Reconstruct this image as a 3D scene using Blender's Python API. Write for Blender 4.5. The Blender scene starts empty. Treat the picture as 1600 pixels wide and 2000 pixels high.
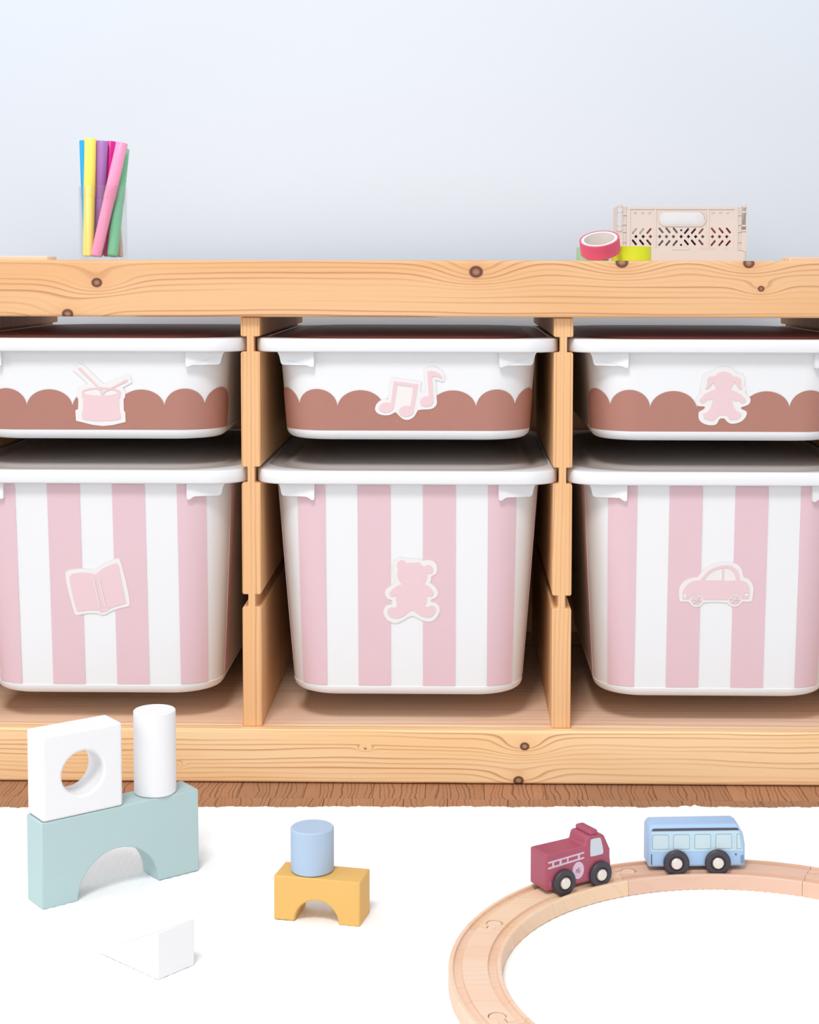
import bpy, bmesh, math, random
from mathutils import Vector, Matrix
from mathutils.geometry import tessellate_polygon
random.seed(7)
SC = bpy.context.scene
COL = SC.collection
PI = math.pi

# ---------------------------------------------------------------- camera, world, lights, exposure
cam_d = bpy.data.cameras.new('camera')
cam = bpy.data.objects.new('camera', cam_d)
COL.objects.link(cam)
SC.camera = cam
YAW, PITCH, ROLL, FOC = 0.0150105, 0.0684616, 0.0017560, 3104.5
fw = Vector((-math.sin(YAW) * math.cos(PITCH), math.cos(YAW) * math.cos(PITCH), -math.sin(PITCH)))
rt = Vector((math.cos(YAW), math.sin(YAW), 0))
up = rt.cross(fw)
rt, up = math.cos(ROLL) * rt + math.sin(ROLL) * up, -math.sin(ROLL) * rt + math.cos(ROLL) * up
m = Matrix((rt, up, -fw)).transposed().to_4x4()
m.translation = Vector((0.1316, -1.5502, 0.5085))
cam.matrix_world = m
cam_d.sensor_fit = 'HORIZONTAL'
cam_d.sensor_width = 36
cam_d.lens = FOC / 1600 * 36
cam_d.shift_x = (800 - 849.03) / 1600
cam_d.shift_y = (744.71 - 1000) / 1600
cam_d.clip_start = 0.02

W = bpy.data.worlds.new('world')
SC.world = W
W.use_nodes = True
bg = W.node_tree.nodes['Background']
bg.inputs[0].default_value = (0.93, 0.96, 1.0, 1)
bg.inputs[1].default_value = 0.81


def area(name, loc, target, sx, sy, power, colr):
    l = bpy.data.lights.new(name, 'AREA')
    l.shape = 'RECTANGLE'
    l.size, l.size_y, l.energy, l.color = sx, sy, power, colr
    o = bpy.data.objects.new(name, l)
    COL.objects.link(o)
    o.location = loc
    o.rotation_euler = (Vector(target) - Vector(loc)).to_track_quat('-Z', 'Y').to_euler()
    return o


area('ceiling_lamp', (-0.25, -1.75, 2.45), (0.08, 0.0, 0.25), 0.62, 0.62, 42, (1, 0.99, 0.97))
area('window_or_fill_light', (-2.6, -1.1, 1.15), (0.1, 0.0, 0.25), 1.6, 1.7, 22, (0.95, 0.98, 1.0))
area('window_or_fill_light', (0.35, -3.3, 0.75), (0.1, 0.0, 0.3), 2.2, 1.1, 11, (0.97, 0.985, 1.0))  # added fill lamp behind the camera, lifts the unit's interior; not a known window
vs = SC.view_settings
vs.view_transform = 'Standard'
vs.look = 'None'
vs.exposure = -0.04
vs.gamma = 1
vs.use_curve_mapping = False


# ---------------------------------------------------------------- materials
def lin(c):
    c = c / 255
    return c / 12.92 if c <= 0.04045 else ((c + 0.055) / 1.055) ** 2.4


def rgb(r, g, b, k=1.0):
    return (min(lin(r) * k, 0.95), min(lin(g) * k, 0.95), min(lin(b) * k, 0.95), 1)


def mat(name, color, rough=0.5, spec=0.4, metal=0.0, bump=0.0, bscale=200.0, var=0.0, vscale=20.0, coat=0.0):
    M = bpy.data.materials.new(name)
    M.use_nodes = True
    nt = M.node_tree
    b = nt.nodes['Principled BSDF']
    b.inputs['Base Color'].default_value = color
    b.inputs['Roughness'].default_value = rough
    b.inputs['Specular IOR Level'].default_value = spec
    b.inputs['Metallic'].default_value = metal
    b.inputs['Coat Weight'].default_value = coat
    tc = nt.nodes.new('ShaderNodeTexCoord')
    n = nt.nodes.new('ShaderNodeTexNoise')
    n.inputs['Scale'].default_value = vscale
    n.inputs['Detail'].default_value = 3
    nt.links.new(tc.outputs['Object'], n.inputs['Vector'])
    mx = nt.nodes.new('ShaderNodeMix')
    mx.data_type = 'RGBA'
    mx.inputs[6].default_value = color
    mx.inputs[7].default_value = tuple(c * (1 - var) for c in color[:3]) + (1,)
    nt.links.new(n.outputs['Fac'], mx.inputs[0])
    nt.links.new(mx.outputs[2], b.inputs['Base Color'])
    if bump:
        n2 = nt.nodes.new('ShaderNodeTexNoise')
        n2.inputs['Scale'].default_value = bscale
        n2.inputs['Detail'].default_value = 4
        nt.links.new(tc.outputs['Object'], n2.inputs['Vector'])
        bp = nt.nodes.new('ShaderNodeBump')
        bp.inputs['Strength'].default_value = bump
        bp.inputs['Distance'].default_value = 0.002
        nt.links.new(n2.outputs['Fac'], bp.inputs['Height'])
        nt.links.new(bp.outputs['Normal'], b.inputs['Normal'])
    return M


class NB:
    """small shader-node arithmetic helper"""

    def __init__(s, nt):
        s.nt = nt

    def m(s, op, a, b=None, c=None, clamp=False):
        n = s.nt.nodes.new('ShaderNodeMath')
        n.operation = op
        n.use_clamp = clamp
        for i, v in enumerate((a, b, c)):
            if v is None:
                continue
            if isinstance(v, (int, float)):
                n.inputs[i].default_value = v
            else:
                s.nt.links.new(v, n.inputs[i])
        return n.outputs[0]

    def step(s, x, lo, hi):
        n = s.nt.nodes.new('ShaderNodeMapRange')
        n.interpolation_type = 'SMOOTHSTEP'
        s.nt.links.new(x, n.inputs[0])
        n.inputs[1].default_value = lo
        n.inputs[2].default_value = hi
        return n.outputs[0]

    def noise(s, vec, scale, detail=2.0):
        n = s.nt.nodes.new('ShaderNodeTexNoise')
        n.inputs['Scale'].default_value = scale
        n.inputs['Detail'].default_value = detail
        s.nt.links.new(vec, n.inputs['Vector'])
        return n.outputs['Fac']

    def vec(s, x, y, z):
        n = s.nt.nodes.new('ShaderNodeCombineXYZ')
        for i, v in enumerate((x, y, z)):
            if isinstance(v, (int, float)):
                n.inputs[i].default_value = v
            else:
                s.nt.links.new(v, n.inputs[i])
        return n.outputs[0]

    def mix(s, f, a, b):
        n = s.nt.nodes.new('ShaderNodeMix')
        n.data_type = 'RGBA'
        s.nt.links.new(f, n.inputs[0])
        for i, v in ((6, a), (7, b)):
            if isinstance(v, tuple):
                n.inputs[i].default_value = v
            else:
                s.nt.links.new(v, n.inputs[i])
        return n.outputs[2]


def wood(name, base, dark, u=0, v=2, freq=120.0, wob=1.2, amt=0.55, seed=0.0, knots=(), rough=0.55, stretch=3.0, tint=None, per_obj=False):
    """grain lines run along axis u, stack up along axis v; knots = (u, v, radius, bulge)"""
    M = bpy.data.materials.new(name)
    M.use_nodes = True
    nt = M.node_tree
    N = NB(nt)
    b = nt.nodes['Principled BSDF']
    b.inputs['Roughness'].default_value = rough
    b.inputs['Specular IOR Level'].default_value = 0.3
    tc = nt.nodes.new('ShaderNodeTexCoord')
    sp = nt.nodes.new('ShaderNodeSeparateXYZ')
    nt.links.new(tc.outputs['Object'], sp.inputs[0])
    U, V = sp.outputs[u], sp.outputs[v]
    Wx = sp.outputs[3 - u - v]
    if per_obj:
        oi = nt.nodes.new('ShaderNodeObjectInfo')
        sd = N.m('MULTIPLY', oi.outputs['Random'], 37.0)
    else:
        sd = seed
    Vd = N.m('ADD', V, N.m('MULTIPLY', Wx, 0.6))
    n1 = N.noise(N.vec(N.m('ADD', N.m('MULTIPLY', U, stretch), sd), N.m('MULTIPLY', V, 14.0), N.m('MULTIPLY', Wx, 6.0)), 1.6, 2.0)
    n3 = N.noise(N.vec(N.m('ADD', N.m('MULTIPLY', U, stretch * 5), sd), N.m('MULTIPLY', V, 40.0), N.m('MULTIPLY', Wx, 10.0)), 1.0, 2.0)
    f = N.m('ADD', N.m('MULTIPLY', Vd, freq), N.m('ADD', N.m('MULTIPLY', n1, wob * 4), N.m('MULTIPLY', n3, wob * 0.5)))
    kd = None
    halo = None
    for ku, kv, kr, ka in knots:
        du = N.m('DIVIDE', N.m('SUBTRACT', U, ku), kr * 1.15)
        dv = N.m('DIVIDE', N.m('SUBTRACT', V, kv), kr)
        d2 = N.m('ADD', N.m('MULTIPLY', du, du), N.m('MULTIPLY', dv, dv))
        e2 = N.m('ADD', N.m('MULTIPLY', N.m('MULTIPLY', du, du), 0.035), N.m('MULTIPLY', N.m('MULTIPLY', dv, dv), 0.16))
        g = N.m('POWER', 2.718, N.m('MULTIPLY', e2, -1.0))
        f = N.m('ADD', f, N.m('MULTIPLY', g, ka))
        h = N.m('POWER', 2.718, N.m('MULTIPLY', d2, -0.28))
        k = N.m('SUBTRACT', 1.0, N.step(N.m('SQRT', d2), 0.72, 1.05))
        rim = N.m('MULTIPLY', k, N.m('ADD', 0.55, N.m('MULTIPLY', N.step(N.m('SQRT', d2), 0.1, 0.75), 0.45)))
        kd = rim if kd is None else N.m('MAXIMUM', kd, rim)
        halo = h if halo is None else N.m('MAXIMUM', halo, h)
    t = N.m('FRACT', f)
    line = N.m('MULTIPLY', N.step(t, 0.5, 0.92), N.m('SUBTRACT', 1.0, N.step(t, 0.92, 1.0)))
    # not every ring is equally strong
    fl = N.noise(N.vec(N.m('FLOOR', f), N.m('MULTIPLY', U, stretch * 0.8), 3.3), 1.7, 0.0)
    line = N.m('MULTIPLY', line, N.m('MULTIPLY', N.step(fl, 0.25, 0.75), amt))
    fib = N.noise(N.vec(N.m('MULTIPLY', U, 30.0), N.m('MULTIPLY', V, 900.0), N.m('MULTIPLY', Wx, 900.0)), 1.0, 2.0)
    line = N.m('ADD', line, N.m('MULTIPLY', N.m('SUBTRACT', fib, 0.5), 0.16), clamp=True)
    bl = N.noise(N.vec(N.m('ADD', N.m('MULTIPLY', U, 4.0), sd), N.m('MULTIPLY', V, 22.0), N.m('MULTIPLY', Wx, 22.0)), 1.0, 1.0)
    tint = tint or tuple(c * k for c, k in zip(base[:3], (0.97, 0.9, 0.82))) + (1,)
    c0 = N.mix(N.step(bl, 0.35, 0.7), base, tint)
    if per_obj:
        c0 = N.mix(N.m('MULTIPLY', oi.outputs['Random'], 0.75), c0, tuple(c * 0.72 for c in base[:3]) + (1,))
    c1 = N.mix(line, c0, dark)
    if kd is not None:
        c1 = N.mix(N.m('MULTIPLY', halo, 0.45), c1, tuple(c * k for c, k in zip(base[:3], (0.85, 0.68, 0.55))) + (1,))
        c1 = N.mix(kd, c1, rgb(92, 52, 46))
    nt.links.new(c1, b.inputs['Base Color'])
    bp = nt.nodes.new('ShaderNodeBump')
    bp.inputs['Strength'].default_value = 0.08
    bp.inputs['Distance'].default_value = 0.001
    nt.links.new(line, bp.inputs['Height'])
    nt.links.new(bp.outputs['Normal'], b.inputs['Normal'])
    return M


UX, UY = 0.0807, 0.22       # storage unit base (centre of the middle column, middle of its depth)
PINE, PINE_D = rgb(240, 191, 142, 0.85), rgb(188, 118, 80, 0.8)
K_TOP = [(-0.2219, 0.4979, 0.0052, 3.0), (0.1485, 0.509, 0.0066, 3.6), (0.4253, 0.4931, 0.0032, 2.4), (-0.251, 0.4672, 0.0055, 3.0), (0.2901, 0.5185, 0.0062, 3.6), (0.413, 0.5178, 0.0055, 3.2)]
K_BOT = [(0.1984, 0.0392, 0.0046, 3.6), (0.1925, 0.0045, 0.0052, 2.6), (-0.150, 0.018, 0.0012, 4.2), (0.040, 0.036, 0.0010, 3.4)]
sh = lambda ks: [(a - UX, b, c, d) for a, b, c, d in ks]
M_TOPRAIL = wood('pine_top_rail', PINE, PINE_D, 0, 2, 190, 0.75, 0.75, 2.2, sh(K_TOP), stretch=1.6)
M_BOTRAIL = wood('pine_bottom_rail', rgb(250, 213, 165, 0.95), rgb(196, 132, 82, 0.85), 0, 2, 210, 1.1, 0.8, 9.4, sh(K_BOT), stretch=1.8)
M_SHELF = wood('pine_shelf', rgb(250, 216, 190, 0.95), rgb(216, 164, 136, 0.9), 0, 1, 70, 0.6, 0.5, 5.5, stretch=1.5)
M_DIV = wood('pine_divider', rgb(241, 191, 140, 0.88), rgb(204, 140, 92, 0.82), 2, 0, 260, 0.8, 0.7, 1.3, rough=0.6, stretch=1.6)
M_END = wood('pine_end_panel', rgb(240, 188, 140, 0.9), rgb(205, 140, 96, 0.85), 2, 1, 60, 1.2, 0.5, 8.0)
M_PLANK = wood('brown_floor_plank', rgb(190, 138, 104, 0.85), rgb(105, 66, 46, 0.8), 1, 0, 240, 1.5, 0.9, 0, rough=0.5, stretch=7.0, per_obj=True)
M_SUB = mat('subfloor', rgb(110, 72, 52), 0.8, var=0.2)
M_WALL = mat('pale_blue_wall_paint', rgb(226, 234, 243, 0.885), 0.9, 0.1, bump=0.03, bscale=500, var=0.02, vscale=1.5)
M_RUG = mat('white_cotton', (0.93, 0.93, 0.93, 1), 0.95, 0.05, bump=0.15, bscale=420, var=0.03, vscale=9)
M_PLASTIC = mat('white_plastic', (0.765, 0.77, 0.785, 1), 0.35, 0.45, var=0.01)
M_BROWN = mat('terracotta_film', rgb(190, 134, 120, 0.80), 0.55, 0.25, var=0.05, vscale=60)
M_LIDB = mat('terracotta_lid', rgb(190, 124, 112, 0.9), 0.5, 0.25, var=0.04)
M_LIDG = mat('taupe_lid', rgb(190, 181, 177, 0.9), 0.5, 0.3, var=0.02)
M_PINK = mat('pink_film', rgb(236, 202, 210, 0.84), 0.5, 0.3, var=0.03, vscale=40)
M_STK = mat('cream_sticker', rgb(244, 240, 238, 0.83), 0.55, 0.25)
M_PRINT = mat('pink_print', rgb(239, 208, 212, 0.85), 0.55, 0.25)
M_WBLOCK = mat('white_paint', (0.80, 0.79, 0.80, 1), 0.6, 0.25, bump=0.02, bscale=90, var=0.03, vscale=25)
M_MINT = mat('mint_paint', rgb(190, 214, 214, 0.84), 0.6, 0.25, bump=0.03, bscale=80, var=0.05, vscale=18)
M_YEL = mat('mustard_paint', rgb(243, 193, 112, 0.82), 0.6, 0.25, bump=0.03, bscale=80, var=0.06, vscale=25)
M_BLUE = mat('blue_paint', rgb(182, 203, 226, 0.84), 0.6, 0.25, bump=0.03, bscale=80, var=0.04, vscale=25)


# ---------------------------------------------------------------- mesh helpers
def mesh(name, verts, faces, m=None, parent=None, smooth=False, off=None):
    me = bpy.data.meshes.new(name)
    if off is not None:
        verts = [(v[0] - off[0], v[1] - off[1], v[2] - off[2]) for v in verts]
    me.from_pydata([tuple(v) for v in verts], [], faces)
    bm = bmesh.new()
    bm.from_mesh(me)
    bmesh.ops.recalc_face_normals(bm, faces=bm.faces)
    bm.to_mesh(me)
    bm.free()
    if m:
        me.materials.append(m)
    o = bpy.data.objects.new(name, me)
    COL.objects.link(o)
    o.parent = parent
    if smooth:
        me.polygons.foreach_set('use_smooth', [True] * len(me.polygons))
        try:
            me.set_sharp_from_angle(angle=math.radians(38))
        except Exception:
            pass
    return o


def bevel(o, w, seg=2):
    md = o.modifiers.new('bevel', 'BEVEL')
    md.width = w
    md.segments = seg
    md.limit_method = 'ANGLE'
    md.angle_limit = math.radians(35)
    o.data.polygons.foreach_set('use_smooth', [True] * len(o.data.polygons))
    try:
        o.data.set_sharp_from_angle(angle=math.radians(38))
    except Exception:
        pass
    return o


def thing(name, label, cat, loc=(0, 0, 0), rot=(0, 0, 0), group=None):
    o = bpy.data.objects.new(name, None)
    o.empty_display_size = 0.02
    COL.objects.link(o)
    o.location = loc
    o.rotation_euler = rot
    tag(o, label, cat, group)
    return o


def tag(o, label, cat, group=None):
    o['label'] = label
    o['category'] = cat
    if group:
        o['group'] = group
    return o


def struct(o, label):
    o['kind'] = 'structure'
    o['label'] = label
    return o


def boxv(x0, x1, y0, y1, z0, z1):
    v = [(x, y, z) for x in (x0, x1) for y in (y0, y1) for z in (z0, z1)]
    f = [(0, 1, 3, 2), (4, 6, 7, 5), (0, 4, 5, 1), (2, 3, 7, 6), (0, 2, 6, 4), (1, 5, 7, 3)]
    return v, f


def prism(loops, fn0, fn1):
    """solid between two images of a 2-D region (outer loop + hole loops)"""
    tris = tessellate_polygon([[Vector((a, b, 0)) for a, b in lp] for lp in loops])
    flat = [p for lp in loops for p in lp]
    n = len(flat)
    v = [fn0(*p) for p in flat] + [fn1(*p) for p in flat]
    if len(loops) == 1:
        f = [tuple(range(n)), tuple(range(2 * n - 1, n - 1, -1))]
    else:
        f = [tuple(t) for t in tris] + [tuple(i + n for i in reversed(t)) for t in tris]
    k = 0
    for lp in loops:
        c = len(lp)
        for i in range(c):
            a, b = k + i, k + (i + 1) % c
            f.append((a, b, b + n, a + n))
        k += c
    return v, f


def loft(loops, cap0=True, cap1=True):
    n = len(loops[0])
    v = [p for lp in loops for p in lp]
    f = []
    for j in range(len(loops) - 1):
        for i in range(n):
            f.append((j * n + i, j * n + (i + 1) % n, (j + 1) * n + (i + 1) % n, (j + 1) * n + i))
    if cap0:
        f.append(tuple(reversed(range(n))))
    if cap1:
        f.append(tuple(range((len(loops) - 1) * n, len(loops) * n)))
    return v, f


def lathe(prof, n=40, closed=False):
    """profile (r, z) list turned about z"""
    v = [(r * math.cos(2 * PI * i / n), r * math.sin(2 * PI * i / n), z) for r, z in prof for i in range(n)]
    f = []
    k = len(prof)
    for j in range(k if closed else k - 1):
        for i in range(n):
            a, b = j * n + i, j * n + (i + 1) % n
            c, d = ((j + 1) % k) * n + (i + 1) % n, ((j + 1) % k) * n + i
            f.append((a, b, c, d))
    if not closed:
        if prof[0][0] > 1e-6:
            f.append(tuple(reversed(range(n))))
        if prof[-1][0] > 1e-6:
            f.append(tuple(range((k - 1) * n, k * n)))
    return v, f


def spline(pts, n=4, sharp=70):
    """closed Catmull-Rom through pts, corners sharper than `sharp` degrees stay corners"""
    out = []
    k = len(pts)
    P = [Vector(p) for p in pts]
    cor = []
    for i in range(k):
        a, b = P[i] - P[i - 1], P[(i + 1) % k] - P[i]
        cor.append(a.length < 1e-9 or b.length < 1e-9 or abs(a.angle_signed(b, 0)) > math.radians(sharp))
    for i in range(k):
        p1, p2 = P[i], P[(i + 1) % k]
        p0 = p1 if cor[i] else P[i - 1]
        p3 = p2 if cor[(i + 1) % k] else P[(i + 2) % k]
        L = (p2 - p1).length
        t1 = (p2 - p0).normalized() * L if not cor[i] else (p2 - p1)
        t2 = (p3 - p1).normalized() * L if not cor[(i + 1) % k] else (p2 - p1)
        for j in range(n):
            t = j / n
            h = (2 * t ** 3 - 3 * t ** 2 + 1) * p1 + (t ** 3 - 2 * t ** 2 + t) * t1 + (-2 * t ** 3 + 3 * t ** 2) * p2 + (t ** 3 - t ** 2) * t2
            out.append((h.x, h.y))
    return out


def ell(cx, cy, rx, ry, n=24, a=0.0):
    c, s = math.cos(a), math.sin(a)
    return [(cx + rx * math.cos(2 * PI * i / n) * c - ry * math.sin(2 * PI * i / n) * s, cy + rx * math.cos(2 * PI * i / n) * s + ry * math.sin(2 * PI * i / n) * c) for i in range(n)]


def rrect(x0, x1, y0, y1, r, n=5):
    out = []
    for cx, cy, a0 in ((x1 - r, y1 - r, 0), (x0 + r, y1 - r, 90), (x0 + r, y0 + r, 180), (x1 - r, y0 + r, 270)):
        for i in range(n + 1):
            a = math.radians(a0 + 90 * i / n)
            out.append((cx + r * math.cos(a), cy + r * math.sin(a)))
    return out


# ================================================================ SETTING
v, f = boxv(-1.6, 1.8, 0.535, 0.585, -0.03, 1.7)
struct(mesh('wall_back', v, f, M_WALL), 'plain pale blue painted wall behind the storage unit')
floor = mesh('floor', *boxv(-1.6, 1.8, -2.2, 0.535, -0.03, -0.0085), M_SUB)
struct(floor, 'brown wooden strip floor')
pl_v, pl_f = boxv(-0.5, 0.5, -0.5, 0.5, -0.5, 0.5)
pme = bpy.data.meshes.new('floor_plank')
pme.from_pydata(pl_v, [], pl_f)
pme.materials.append(M_PLANK)


def plank(x0, x1, y0, y1):
    g = 0.0002
    vv, ff = boxv(-(x1 - x0) / 2 + g, (x1 - x0) / 2 - g, -(y1 - y0) / 2 + g, (y1 - y0) / 2 - g, -0.008, 0.0)
    o = mesh('floor_plank', vv, ff, M_PLANK, floor)
    o.location = ((x0 + x1) / 2, (y0 + y1) / 2, 0)
    bevel(o, 0.0003, 1)


row1 = [-0.62, -0.545, -0.465, -0.385, -0.296, -0.222, -0.150, -0.082, -0.018, 0.049, 0.1003, 0.158, 0.218, 0.2583, 0.3248, 0.398, 0.4709, 0.545, 0.62, 0.70]
row2 = [x + random.uniform(0.02, 0.045) for x in row1]
for rw, (ya, yb) in ((row1, (-0.043, 0.03)), (row2, (-0.18, -0.043))):
    for a, b in zip(rw, rw[1:]):
        plank(a, b, ya, yb)


# rug: one ragged-edged woven sheet
def redge(x):
    e = -0.0800 + 0.022 * (x - 0.08) - 0.018 * (x - 0.08) ** 2
    for k, (amp, per, ph) in enumerate(((0.0011, 0.031, 0.3), (0.0008, 0.0173, 1.1), (0.0007, 0.0081, 2.0), (0.0014, 0.11, 0.7))):
        e += amp * (abs(math.sin(PI * x / per + ph)) * 1.6 - 0.8)
    e += 0.006 * math.exp(-((x - 0.357) / 0.0025) ** 2) + 0.003 * math.exp(-((x - 0.345) / 0.004) ** 2)
    return e


NX, NY = 620, 90
X0, X1, YN = -0.62, 0.86, -1.35
rv, rf = [], []
for i in range(NX + 1):
    x = X0 + (X1 - X0) * i / NX
    ye = redge(x)
    for j in range(NY + 1):
        t = (j / NY) ** 2.2
        y = ye + (YN - ye) * t
        fall = min(1, (ye - y) / 0.003)
        h = 0.0018 + 0.0042 * math.sqrt(fall)
        h += 0.00022 * math.sin(2 * PI * x / 0.0062 + 0.6 * math.sin(y * 40)) * fall
        h += 0.0005 * math.sin(x * 23 + 2 * math.sin(y * 9)) * math.sin(y * 17 + 1.3) * fall - 0.0004
        rv.append((x, y, h))
for i in range(NX):
    for j in range(NY):
        a = i * (NY + 1) + j
        rf.append((a, a + 1, a + NY + 2, a + NY + 1))
nb = len(rv)
border = [j for j in range(NY + 1)] + [i * (NY + 1) + NY for i in range(1, NX + 1)] + [NX * (NY + 1) + j for j in range(NY - 1, -1, -1)] + [i * (NY + 1) for i in range(NX - 1, 0, -1)]
for k in border:
    rv.append((rv[k][0], rv[k][1], 0.0))
for q in range(len(border)):
    a, b = border[q], border[(q + 1) % len(border)]
    rf.append((a, b, nb + (q + 1) % len(border), nb + q))
rug = mesh('rug', rv, rf, M_RUG, smooth=True)
tag(rug, 'white woven cotton rug with a ragged edge on the brown floor', 'rug')
ZR = 0.0058   # top of the rug

# ================================================================ STORAGE UNIT
XL, XR, PIT, TH = -0.0734, 0.2348, 0.3082, 0.019
unit = thing('storage_unit', 'low pine storage unit with three columns of pull-out boxes', 'storage unit', (UX, UY, 0))
UO = (UX, UY, 0)
XA, XB = XL - PIT, XR + PIT        # centres of the end panels
EO0, EO1 = XA - TH / 2, XB + TH / 2


def upart(name, x0, x1, y0, y1, z0, z1, m, bw=0.002, seg=3):
    vv, ff = boxv(x0, x1, y0, y1, z0, z1)
    return bevel(mesh(name, vv, ff, m, unit, off=UO), bw, seg)


upart('top_rail', EO0, EO1, 0.0, 0.020, 0.4647, 0.5200, M_TOPRAIL, 0.0028, 4)
upart('bottom_rail', EO0, EO1, 0.0, 0.018, 0.0008, 0.0547, M_BOTRAIL, 0.0028, 4)
upart('top_board', XA + TH / 2, XB - TH / 2, 0.0202, 0.44, 0.500, 0.5196, M_SHELF, 0.001, 2)
upart('bottom_board', XA + TH / 2, XB - TH / 2, 0.0182, 0.44, 0.034, 0.0546, M_SHELF, 0.001, 2)
upart('back_panel', XA + TH / 2, XB - TH / 2, 0.4402, 0.4450, 0.0340, 0.4220, M_END, 0.0005, 1)
GR = ((0.1757, 0.1885), (0.3002, 0.3162), (0.4302, 0.4452))


def divider_profile(cx, ztop, left=True, right=True):
    h, nk = TH / 2, 0.0035
    rgt, lft = [(cx + h, 0.0547)], [(cx - h, 0.0547)]
    for a, b in GR:
        c = 0.0012
        if right:
            rgt += [(cx + h, a - c), (cx + h - c, a), (cx + nk, a), (cx + nk, b), (cx + h - c, b), (cx + h, b + c)]
        if left:
            lft += [(cx - h, a - c), (cx - h + c, a), (cx - nk, a), (cx - nk, b), (cx - h + c, b), (cx - h, b + c)]
    rgt.append((cx + h, ztop))
    lft.append((cx - h, ztop))
    return rgt + lft[::-1]


for cx in (XL, XR):
    vv, ff = prism([divider_profile(cx, 0.4640)], lambda a, b: (a, 0.0100, b), lambda a, b: (a, 0.44, b))
    bevel(mesh('divider', vv, ff, M_DIV, unit, off=UO), 0.0008, 2)
for cx, L, Rr in ((XA, False, True), (XB, True, False)):
    vv, ff = prism([divider_profile(cx, 0.4998, L, Rr)], lambda a, b: (a, 0.0204, b), lambda a, b: (a, 0.44, b))
    bevel(mesh('end_panel', vv, ff, M_END, unit, off=UO), 0.0006, 1)
    s = cx
    e0, e1 = (cx - 0.064, cx + TH / 2) if L is False else (cx - TH / 2, cx + 0.064)
    vv, ff = boxv(e0, e1, 0.395, 0.44, 0.5200, 0.5277)
    bevel(mesh('end_cap', vv, ff, M_SHELF, unit, off=UO), 0.0015, 2)


# ================================================================ STORAGE BOXES
def loop_rr(a, yf, yb, r, z, n=12, rb=None):
    """rounded rectangle loop, x half-width a, from yf (front) to yb (back)"""
    pts = []
    for cx, cy, a0 in ((a - r, yb - r, 0), (-a + r, yb - r, 90), (-a + r, yf + r, 180), (a - r, yf + r, 270)):
        for i in range(n + 1):
            t = math.radians(a0 + 90 * i / n)
            pts.append((cx + r * math.cos(t), cy + r * math.sin(t), z))
    return pts


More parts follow.
